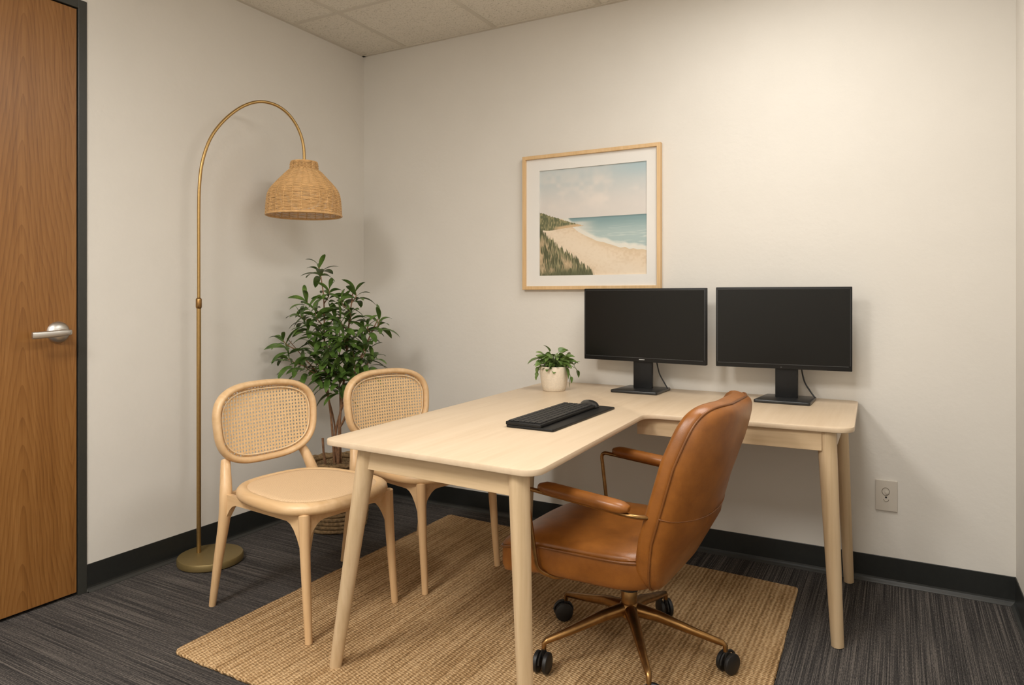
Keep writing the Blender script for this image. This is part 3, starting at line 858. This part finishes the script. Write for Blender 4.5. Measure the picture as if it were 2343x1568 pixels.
# the print itself: a coloured grid, one colour per vertex
NU, NV = 500, 480
rng = np.random.default_rng(5)
def vnoise(nu, nv, U, V, seed):
    g = np.random.default_rng(seed).random((nv + 2, nu + 2))
    x = np.clip(U, 0, .9999) * nu; y = np.clip(V, 0, .9999) * nv
    i = x.astype(int); j = y.astype(int); fx = x - i; fy = y - j; fx = fx * fx * (3 - 2 * fx); fy = fy * fy * (3 - 2 * fy)
    return (g[j, i] * (1 - fx) + g[j, i + 1] * fx) * (1 - fy) + (g[j + 1, i] * (1 - fx) + g[j + 1, i + 1] * fx) * fy
U, V = np.meshgrid(np.linspace(0, 1, NU + 1), np.linspace(0, 1, NV + 1))
def mixc(a, b, t): return a * (1 - t[..., None]) + b * t[..., None]
def C(r, g, b): return np.array([r, g, b], float) / 255 * np.ones(U.shape + (3,))
def sm(x, a, b):
    t = np.clip((x - a) / (b - a), 0, 1); return t * t * (3 - 2 * t)
cl = .5 * vnoise(4, 4, U, V, 1) + .3 * vnoise(9, 10, U, V, 2) + .2 * vnoise(22, 26, U, V, 3)
sky = mixc(C(208, 202, 196), C(168, 184, 188), sm(V, .62, 1.02) * .75)
sky = mixc(sky, C(222, 212, 203), sm(cl, .36, .74) * .75 * sm(V, .55, .7) * (1 - sm(V, .85, 1.0) * .6))
sky = mixc(sky, C(158, 180, 186), sm(V, .84, 1.0) * sm(U, .6, .95) * .75)
img = sky
hz_ = .535
wv = vnoise(7, 90, U, V, 4); wv2 = vnoise(18, 150, U, V, 41)
sea = mixc(C(122, 149, 152), C(165, 182, 180), sm(hz_ - V, .0, .16))
sea = mixc(sea, C(196, 204, 196), sm(wv * .6 + wv2 * .4, .55, .8) * sm(hz_ - V, .03, .2) * .8)
sea = mixc(sea, C(96, 120, 120), sm(V, hz_ - .02, hz_) * .8)
img = np.where((V < hz_)[..., None], sea, img)
def curve(pts, X):
    return np.interp(X, [p[0] for p in pts], [p[1] for p in pts])
wob = (vnoise(26, 4, U, V, 5) - .5) * .012
shore = curve([(0, .56), (.22, .535), (.27, .50), (.36, .415), (.45, .36), (.55, .315), (.66, .28), (.76, .25), (.88, .228), (1, .213)], U) + wob
foam_w = .045 + .02 * vnoise(14, 6, U, V, 6)
img = mixc(img, C(226, 220, 208), sm(shore + foam_w - V, .0, .03) * (V < hz_) * .85)
foam2 = sm(.2 + .0 * U - np.abs(U - .38), 0, .2) * sm(hz_ - .02 - V, 0, .03)
img = mixc(img, C(218, 212, 200), np.clip(foam2 * (V < hz_) * .75, 0, 1))
sn = vnoise(60, 70, U, V, 7) * .5 + vnoise(12, 16, U, V, 8) * .5
sand = mixc(C(219, 199, 173), C(200, 174, 142), sm(sn, .35, .75) * .5)
sand = mixc(sand, C(228, 214, 194), sm(.45 - np.abs(V - (.45 - .5 * U)), .25, .45) * .5)
sand = mixc(sand, C(203, 180, 148), sm(V, shore - .05, shore) * .7 * sm(U, .35, .6))
m_sand = V < shore - .0
img = np.where((m_sand & (V < hz_ + .0))[..., None], sand, img)
# headland dune
dtop = curve([(0, .60), (.04, .592), (.08, .572), (.14, .556), (.2, .532), (.3, .497), (.38, .473), (.43, .458), (1, .0)], U) + (vnoise(120, 3, U, V, 9) - .5) * .012
dbot = curve([(0, .44), (.08, .425), (.14, .43), (.25, .444), (.35, .452), (.43, .457), (1, .457)], U)
gn = vnoise(160, 50, U, V, 10)
dune = mixc(C(92, 96, 66), C(146, 138, 100), sm(gn, .3, .8))
dune = mixc(dune, C(197, 168, 130), sm(dbot + .035 - V, 0, .02) * sm(U, .1, .2))
mk = (V < dtop) & (V > dbot) & (U < .44)
img = np.where(mk[..., None], dune, img)
# near grassy dune
tuft = (vnoise(230, 3, U + V * .10, V, 12) - .5) * .055 + (vnoise(90, 3, U - V * .06, V, 18) - .5) * .035 + (vnoise(30, 2, U, V, 13) - .5) * .03
gb = curve([(0, .452), (.05, .40), (.11, .345), (.2, .265), (.29, .205), (.36, .16), (.43, .115), (.5, .05), (.56, -.02), (1, -1)], U) + tuft
blade = vnoise(240, 22, U + V * .15, V, 14) * .55 + vnoise(150, 14, U - V * .12, V, 15) * .45
body = mixc(C(78, 80, 52), C(146, 140, 104), sm(blade, .35, .72))
gapn = vnoise(7, 8, U, V + .0, 16) * .6 + vnoise(26, 20, U, V, 17) * .4
dist = gb - V
sand2 = mixc(C(205, 180, 146), C(170, 146, 112), sm(blade, .4, .8))
body = mixc(body, sand2, np.clip(sm(dist, .05, .11) * sm(gapn + (blade - .5) * .5, .36, .58) * .9, 0, 1))
body = mixc(body, C(74, 78, 50), np.clip(sm(.10 - V, 0, .1) * sm(blade, .35, .6) * .8, 0, 1))
img = mixc(img, body, sm(dist, .0, .012))
img = np.clip(img, 0, 1)
lin = np.where(img <= .04045, img / 12.92, ((img + .055) / 1.055) ** 2.4)
me = bpy.data.meshes.new('beach_print')
vx = AX0 + (AX1 - AX0) * U; vz = AZ0 + (AZ1 - AZ0) * V
co = np.stack([vx, np.full_like(vx, yy + .0035), vz], -1).reshape(-1, 3)
idx = np.arange((NU + 1) * (NV + 1)).reshape(NV + 1, NU + 1)
faces = np.stack([idx[:-1, :-1], idx[:-1, 1:], idx[1:, 1:], idx[1:, :-1]], -1).reshape(-1, 4)
me.from_pydata(co.tolist(), [], faces.tolist())
ca = me.color_attributes.new('print', 'FLOAT_COLOR', 'POINT')
ca.data.foreach_set('color', np.concatenate([lin.reshape(-1, 3), np.ones((lin.shape[0] * lin.shape[1], 1))], 1).astype(np.float32).ravel())
m, nt, b = new_mat('beach_print_ink')
at_ = N(nt, 'ShaderNodeAttribute', attribute_name='print'); nt.links.new(at_.outputs['Color'], b.inputs['Base Color']); b.inputs['Roughness'].default_value = .6
me.materials.append(m)
o = bpy.data.objects.new('beach_print', me); COL.objects.link(o); o.parent = fp

# ------------------------------------------------------------------ monitors
def monitor(x, y, W_, z0, z1, swing, label, ref_logo, base_w, neck_x, by):
    t = thing('computer_monitor', label, 'monitor', (x, y, ZT + .0005), 0, 'monitors on the desk')
    R_ = Matrix.Rotation(swing, 4, 'Z')
    hw = W_ / 2; a, b_ = z0 - ZT, z1 - ZT
    o = [] 
    bm = nb(); box(bm, -hw, hw, -.010, .012, a, b_, .003, 2); box(bm, -hw * .55, hw * .55, .010, .034, a + .06, b_ - .06, .010, 2)
    xform(bm, R_); link('housing', bm, M['black'], t, True, 30)
    bm = nb(); box(bm, -hw + .007, hw - .007, -.0112, -.0098, a + .019, b_ - .009)
    xform(bm, R_); link('screen', bm, M['screen'], t)
    bm = nb(); box(bm, -hw + .008, hw - .012, -.0120, -.010, a + .0165, a + .0182)
    box(bm, -hw + .0058, -hw + .0068, -.0115, -.010, a + .02, b_ - .01); box(bm, hw - .0068, hw - .0058, -.0115, -.010, a + .02, b_ - .01); box(bm, -hw + .007, hw - .007, -.0115, -.010, b_ - .0088, b_ - .0078)
    xform(bm, R_); link('screen_trim', bm, M['screen_line'], t)
    if ref_logo:
        bm = nb()
        for k in range(6): box(bm, -.0125 + k * .0042, -.0125 + k * .0042 + .0034, -.0108, -.0095, a + .0085, a + .0118)
        xform(bm, R_); link('brand_mark', bm, M['grey_mark'], t)
    else:
        bm = nb(); box(bm, -.003, .001, -.0108, -.0095, a + .004, a + .0085); xform(bm, R_); link('power_light', bm, M['screen_line'], t)
    nx = neck_x
    bm = nb(); box(bm, nx - .041, nx + .041, .008, .030, .010, a + .10, .003, 2); link('stand_neck', bm, M['black'], t, True, 30)
    bm = nb()
    ol = round_poly([(nx - base_w, by - .128), (nx + base_w * .92, by - .128), (nx + base_w * .95, by + .062), (nx - base_w * .80, by + .062)], [.008] * 4, 4)
    slab(bm, ol, 0, .0115, .003); link('stand_base', bm, M['black_base'], t, True, 30)
    bm = nb(); sweep(bm, catmull([(nx + .036, .034, a + .07), (nx + .048, .045, a + .01), (nx + .060, .052, a - .05), (nx + .082, .050, .035), (nx + .100, .038, .013)], 8), .0029, 8)
    link('power_cable', bm, M['rubber'], t, True)
    return t
monitor(-.952, 2.862, .556, .811, 1.124, math.radians(-6), 'black monitor left of the other, below the framed beach picture', True, .105, -.004, .025)
monitor(-.396, 2.862, .492, .810, 1.126, math.radians(3), 'black monitor right of the other, nearer the right end of the desk', False, .105, .016, .030)

# ------------------------------------------------------------------ keyboard, tray, mouse
kt = thing('keyboard_tray', 'flat black rest lying under the keyboard and mouse', 'keyboard rest', (-.98, 2.11, ZT + .0004))
bm = nb(); ol = round_poly([(-.078, -.243), (.086, -.248), (.094, .245), (-.03, .250), (-.072, .20)], [.006] * 5, 4)
slab(bm, ol, 0, .0079, .002); link('slab', bm, M['black'], kt, True, 30)
kb = thing('keyboard', 'black computer keyboard with low keys on the desk', 'keyboard', (-.98, 2.11, ZT + .0082))
bm = nb(); slab(bm, round_poly([(-.080, -.243), (.045, -.246), (.045, .185), (-.080, .185)], [.005] * 4, 4), 0, .0105, .0025)
link('body', bm, M['black'], kb, True, 30)
NRK, NCK = 6, 17
for i in range(NRK):
    bm = nb()
    for j in range(NCK):
        x0 = -.0735 + i * .0188; y0 = -.236 + j * .0244
        if i == NRK - 1 and 4 <= j < 9:
            if j != 4: continue
            y1 = y0 + .0244 * 5 - .0026
        else: y1 = y0 + .0244 - .0026
        box(bm, x0, x0 + .0160, y0, y1, .0100, .0138, .0012, 1)
    o = link('key_row', bm, M['key'], kb)
mouse = thing('computer_mouse', 'rounded black computer mouse beside the far end of the keyboard', 'mouse', (-.972, 2.325, ZT + .0085), math.radians(38))
bm = nb(); n = 28; H_ = 10; rings = []
for j in range(H_ + 1):
    f = j / H_; ph = f * PI / 2; rr = math.cos(ph) ** .8; z = .021 * math.sin(ph)
    rings.append([bm.verts.new((.0325 * rr * spow(math.cos(2 * PI * k / n), .9), .052 * rr * spow(math.sin(2 * PI * k / n), .95) + .006 * (1 - rr), z)) for k in range(n)] if rr > .01 else [bm.verts.new((0, .006, z))])
for a, b_ in zip(rings, rings[1:]):
    for k in range(n):
        if len(b_) == 1: bm.faces.new((a[k], a[(k + 1) % n], b_[0]))
        else: bm.faces.new((a[k], a[(k + 1) % n], b_[(k + 1) % n], b_[k]))
bm.faces.new(rings[0])
link('shell', bm, M['black_base'], mouse, True)
bm = nb(); sweep(bm, [(-.003, 0.034, .0135), (.003, .034, .0135)], .005, 14); link('scroll_wheel', bm, M['rubber'], mouse, True, 40)

# ------------------------------------------------------------------ leather office chair
FF = math.radians(178)
oc = thing('office_chair', 'cognac brown leather swivel chair with bronze arms and wheeled base', 'chair', (-.735, 1.985, .0125), FF)
# local axes: +x forward, +y = left of the sitter; 'near' side (towards the camera) is +y
ZF = -.0125
NR_ = 1
def hb(bmv): return bmv
# base star
BO = Matrix.Rotation(-FF, 3, 'Z') @ Vector((.023, .027, 0))      # the base sits slightly off the seat centre
star = [math.radians(a) for a in (5, 84, 157, 230, 300)]
hubz = .148
for w_ in star:
    a = w_ - FF; c, s = math.cos(a), math.sin(a); R0 = .272
    bm = nb()
    pts = [(.018 * c, .018 * s, hubz + ZF), (.09 * c, .09 * s, hubz - .008 + ZF), (.18 * c, .18 * s, hubz - .030 + ZF), (R0 * c, R0 * s, .098 + ZF), ((R0 + .008) * c, (R0 + .008) * s, .092 + ZF), ((R0 + .009) * c, (R0 + .009) * s, .062 + ZF)]
    sweep(bm, pts, [(.019, .021), (.0175, .016), (.0135, .012), (.0095, .009), (.0075, .0075), (.0062, .0062)], 14, up=None)
    link('base_arm', bm, M['bronze'], oc, True, 50, loc=BO)
    cs = bpy.data.objects.new('caster', None); COL.objects.link(cs); cs.parent = oc
    tr = a + random.uniform(.5, 1.3) if abs(w_ - star[4]) > .01 else a + 1.2
    cs.location = (BO.x + (R0 + .009) * c, BO.y + (R0 + .009) * s, ZF); cs.scale = (1.0, 1.0, 1.0); cs.rotation_euler = (0, 0, tr)
    for sgn in (-1, 1):
        bm = nb(); prof = [(0, .0), (.012, .0), (.0145, .002), (.024, .0035), (.0290, .006), (.0298, .011), (.0290, .016), (.0245, .0185), (0, .019)]
        lathe(bm, prof, 28)
        xform(bm, Matrix.Translation((.010, 0, .0426)) @ Matrix.Rotation(-sgn * PI / 2, 4, 'X') @ Matrix.Translation((0, 0, .0035)))
        link('wheel', bm, M['rubber'], cs, True, 35)
    bm = nb()
    hp = [(.010 + .0318 * math.cos(t_), 0, .0426 + .0318 * math.sin(t_)) for t_ in [PI * (.05 + .95 * k / 10) for k in range(11)]]
    sweep(bm, hp, (.004, .0028), 8, up=(0, 1, 0)); sweep(bm, [(0, 0, .05), (0, 0, .075)], .0075, 10)
    link('hood', bm, M['rubber'], cs, True, 50)
bm = nb(); lathe(bm, [(0, .118), (.018, .118), (.030, .130), (.031, .155), (.026, .166), (.024, .168), (.024, .205), (.022, .208), (0, .208)], 36)
for v in bm.verts: v.co.z += ZF
link('hub', bm, M['bronze'], oc, True, 35, loc=BO)
bm = nb(); lathe(bm, [(0, .206), (.0285, .206), (.0285, .236), (.022, .239), (.017, .241), (.016, .30), (0, .30)], 30)
for v in bm.verts: v.co.z += ZF
link('gas_lift', bm, M['black_base'], oc, True, 35, loc=BO)
bm = nb(); box(bm, -.09, .09, -.07, .06, .268 + ZF, .306 + ZF, .012, 2); sweep(bm, [(.05, -.05, .285 + ZF), (.05, -.15, .28 + ZF), (.05, -.185, .276 + ZF)], [.005, .005, .009], 10)
link('tilt_mechanism', bm, M['black_base'], oc, True, 40)
# seat
def superbox(bm, cx, cy, hx, hy, levels, n=64, e=5.0, warp=None):
    rings = []
    for z, ins in levels:
        ring = []
        for k in range(n):
            th = 2 * PI * (k + .5) / n; c, s = spow(math.cos(th), 2 / e), spow(math.sin(th), 2 / e)
            p = Vector((cx + (hx - ins) * c, cy + (hy - ins) * s, z))
            if warp: p = warp(p)
            ring.append(bm.verts.new(p))
        rings.append(ring)
    for a, b_ in zip(rings, rings[1:]):
        for k in range(n): bm.faces.new((a[k], a[(k + 1) % n], b_[(k + 1) % n], b_[k]))
    bm.faces.new(rings[0]); bm.faces.new(rings[-1])
def seatwarp(p):
    fr = max(0, (p.x - .10) / .19)
    p = p.copy(); p.z -= .040 * fr ** 2 ; p.y *= 1 - .05 * max(0, fr) ** 2
    return p
bm = nb()
superbox(bm, .066, 0, .251, .240, [(.303 + ZF, .05), (.305 + ZF, .02), (.315 + ZF, .006), (.335 + ZF, 0), (.382 + ZF, 0), (.388 + ZF, .001)], warp=seatwarp)
link('seat_shell', bm, M['leather'], oc, True, 45)
bm = nb()
superbox(bm, .066, 0, .251, .240, [(.386 + ZF, .004), (.393 + ZF, .001), (.401 + ZF, .006), (.409 + ZF, .020), (.415 + ZF, .05), (.419 + ZF, .10), (.420 + ZF, .16), (.420 + ZF, .20)], warp=seatwarp)
link('seat_cushion', bm, M['leather'], oc, True, 60)
bm = nb(); n = 96; pts = []
for k in range(n):
    th = 2 * PI * (k + .5) / n
    pts.append(seatwarp(Vector((.066 + .2525 * spow(math.cos(th), .4), .2415 * spow(math.sin(th), .4), .387 + ZF))))
sweep(bm, pts, .0036, 8, closed=True, up=(0, 0, 1)); link('seat_piping', bm, M['leather_pipe'], oc, True)
# backrest: mid-surface
BZ0, BZ1 = .300, .806
BZ = [.28, .34, .40, .46, .52, .58, .64, .70, .76, .80, .83]
BW = [.198, .218, .234, .243, .247, .246, .240, .234, .222, .213, .208]
BX = [-.160, -.170, -.180, -.190, -.202, -.218, -.240, -.264, -.286, -.302, -.314]   # seam at the side edges
def sinterp(z, ys):
    return sum(float(np.interp(z + d, BZ, ys)) * w_ for d, w_ in ((-.03, .25), (-.015, .2), (0, .1), (.015, .2), (.03, .25)))
def bpnt(a, b_, off):      # a,b in [-1,1]
    z = (BZ0 + BZ1) / 2 + (BZ1 - BZ0) / 2 * b_
    y = a * sinterp(z, BW)
    dip = .055 * min(1, max(0, (z - .33) / .15))
    x = sinterp(z, BX) - dip * (1 - abs(a) ** 2.2)
    nx, nz = .97, .24
    return Vector((x + off * nx, y, z + off * nz + ZF))
def pillow(name, prof, mat, e=8.0):
    bm = nb(); n = 104; rings = []
    for r, off in prof:
        if r == 0: rings.append([bm.verts.new(bpnt(0, 0, off))]); continue
        rings.append([bm.verts.new(bpnt(r * spow(math.cos(2 * PI * (k + .5) / n), 2 / e), r * spow(math.sin(2 * PI * (k + .5) / n), 2 / e), off)) for k in range(n)])
    for a, b_ in zip(rings, rings[1:]):
        for k in range(n):
            if len(a) == 1: bm.faces.new((a[0], b_[k], b_[(k + 1) % n]))
            elif len(b_) == 1: bm.faces.new((a[k], a[(k + 1) % n], b_[0]))
            else: bm.faces.new((a[k], a[(k + 1) % n], b_[(k + 1) % n], b_[k]))
    return link(name, bm, mat, oc, True, 60)
pillow('back_cushion', [(0, .0), (.4, .0), (.8, .0), (.97, .0), (1.0, .001), (1.006, .012), (1.004, .027), (.990, .037), (.965, .043), (.92, .047), (.82, .051), (.6, .056), (.3, .060), (0, .061)], M['leather'])
SHP = [(0, -.040), (.35, -.039), (.6, -.037), (.78, -.033), (.88, -.029), (.94, -.024), (.975, -.017), (.992, -.008), (1.0, .0)]
pillow('back_shell', SHP + [(.97, .0005), (.6, .0005), (0, .0005)], M['leather'])
bm = nb(); n = 140
sweep(bm, [bpnt(1.004 * spow(math.cos(2 * PI * (k + .5) / n), 2 / 8), 1.004 * spow(math.sin(2 * PI * (k + .5) / n), 2 / 8), 0) for k in range(n)], .0036, 8, closed=True)
link('back_piping', bm, M['leather_pipe'], oc, True)
# seam across the back shell
bm = nb()
def shell_pt(a, b_):
    e = 8.0; r = (abs(a) ** e + abs(b_) ** e) ** (1 / e)
    return bpnt(a, b_, float(np.interp(r, [q[0] for q in SHP], [q[1] for q in SHP])) - .0004)
sweep(bm, [shell_pt(a, -.17 + .07 * a * a - (.02 * a)) for a in [-.995 + 1.99 * k / 40 for k in range(41)]], .0016, 6); link('back_seam', bm, M['leather_pipe'], oc, True)
# arms
def crv(pts, rad):
    """polyline with rounded corners"""
    out = [Vector(pts[0])]
    for i in range(1, len(pts) - 1):
        p = Vector(pts[i]); a = (Vector(pts[i - 1]) - p).normalized(); b_ = (Vector(pts[i + 1]) - p).normalized()
        s, e = p + a * rad, p + b_ * rad
        for k in range(7):
            t_ = k / 6; out.append(s * (1 - t_) ** 2 + p * 2 * t_ * (1 - t_) + e * t_ * t_)
    out.append(Vector(pts[-1])); return out
for s in (-1, 1):
    y = s * .262
    bm = nb()
    sweep(bm, crv([(-.190, s * .222, .515 + ZF), (-.150, y, .522 + ZF), (.172, y, .553 + ZF), (.140, s * .252, .325 + ZF), (.10, s * .215, .297 + ZF), (.05, s * .12, .293 + ZF)], .022), .0062, 12)
    link('arm_tube', bm, M['bronze'], oc, True, 50)
    bm = nb()
    pts = [(-.135 + .262 * k / 14, y, .5405 + .0235 * k / 14 + ZF) for k in range(15)]
    rr = [(.0235 * min(1, math.sqrt(1 - (1 - min(k, 14 - k, 2) / 2 * .999) ** 2) * .45 + .55), .0165 * min(1, math.sqrt(1 - (1 - min(k, 14 - k, 2) / 2 * .999) ** 2) * .5 + .5)) for k in range(15)]
    sweep(bm, pts, rr, 20, up=(0, 0, 1), expo=2.4)
    link('arm_pad', bm, M['leather'], oc, True, 60)

# ------------------------------------------------------------------ scale everything to metres
for me in bpy.data.meshes:
    me.transform(Matrix.Scale(K, 4))
for o in bpy.data.objects:
    o.location = o.location * K

# ------------------------------------------------------------------ camera, world, view
cam = bpy.data.cameras.new('camera'); co_ = bpy.data.objects.new('camera', cam); COL.objects.link(co_)
co_.location = (0, 0, CAMZ * K); co_.rotation_euler = (PI / 2, 0, YAW)
cam.sensor_width = 36.0; cam.sensor_fit = 'HORIZONTAL'
cam.lens = FPX / 2343 * 36.0
cam.shift_x = 0.0; cam.shift_y = -(784 - VH) / 2343
cam.clip_start = 0.01
SC.camera = co_
w = bpy.data.worlds.new('world'); SC.world = w; w.use_nodes = True
w.node_tree.nodes['Background'].inputs[0].default_value = (1.0, .93, .84, 1); w.node_tree.nodes['Background'].inputs[1].default_value = 0.02
SC.view_settings.view_transform = 'Standard'; SC.view_settings.look = 'None'
SC.view_settings.exposure = 0.9; SC.view_settings.gamma = 1.0
try: SC.view_settings.use_curve_mapping = False
except Exception: pass
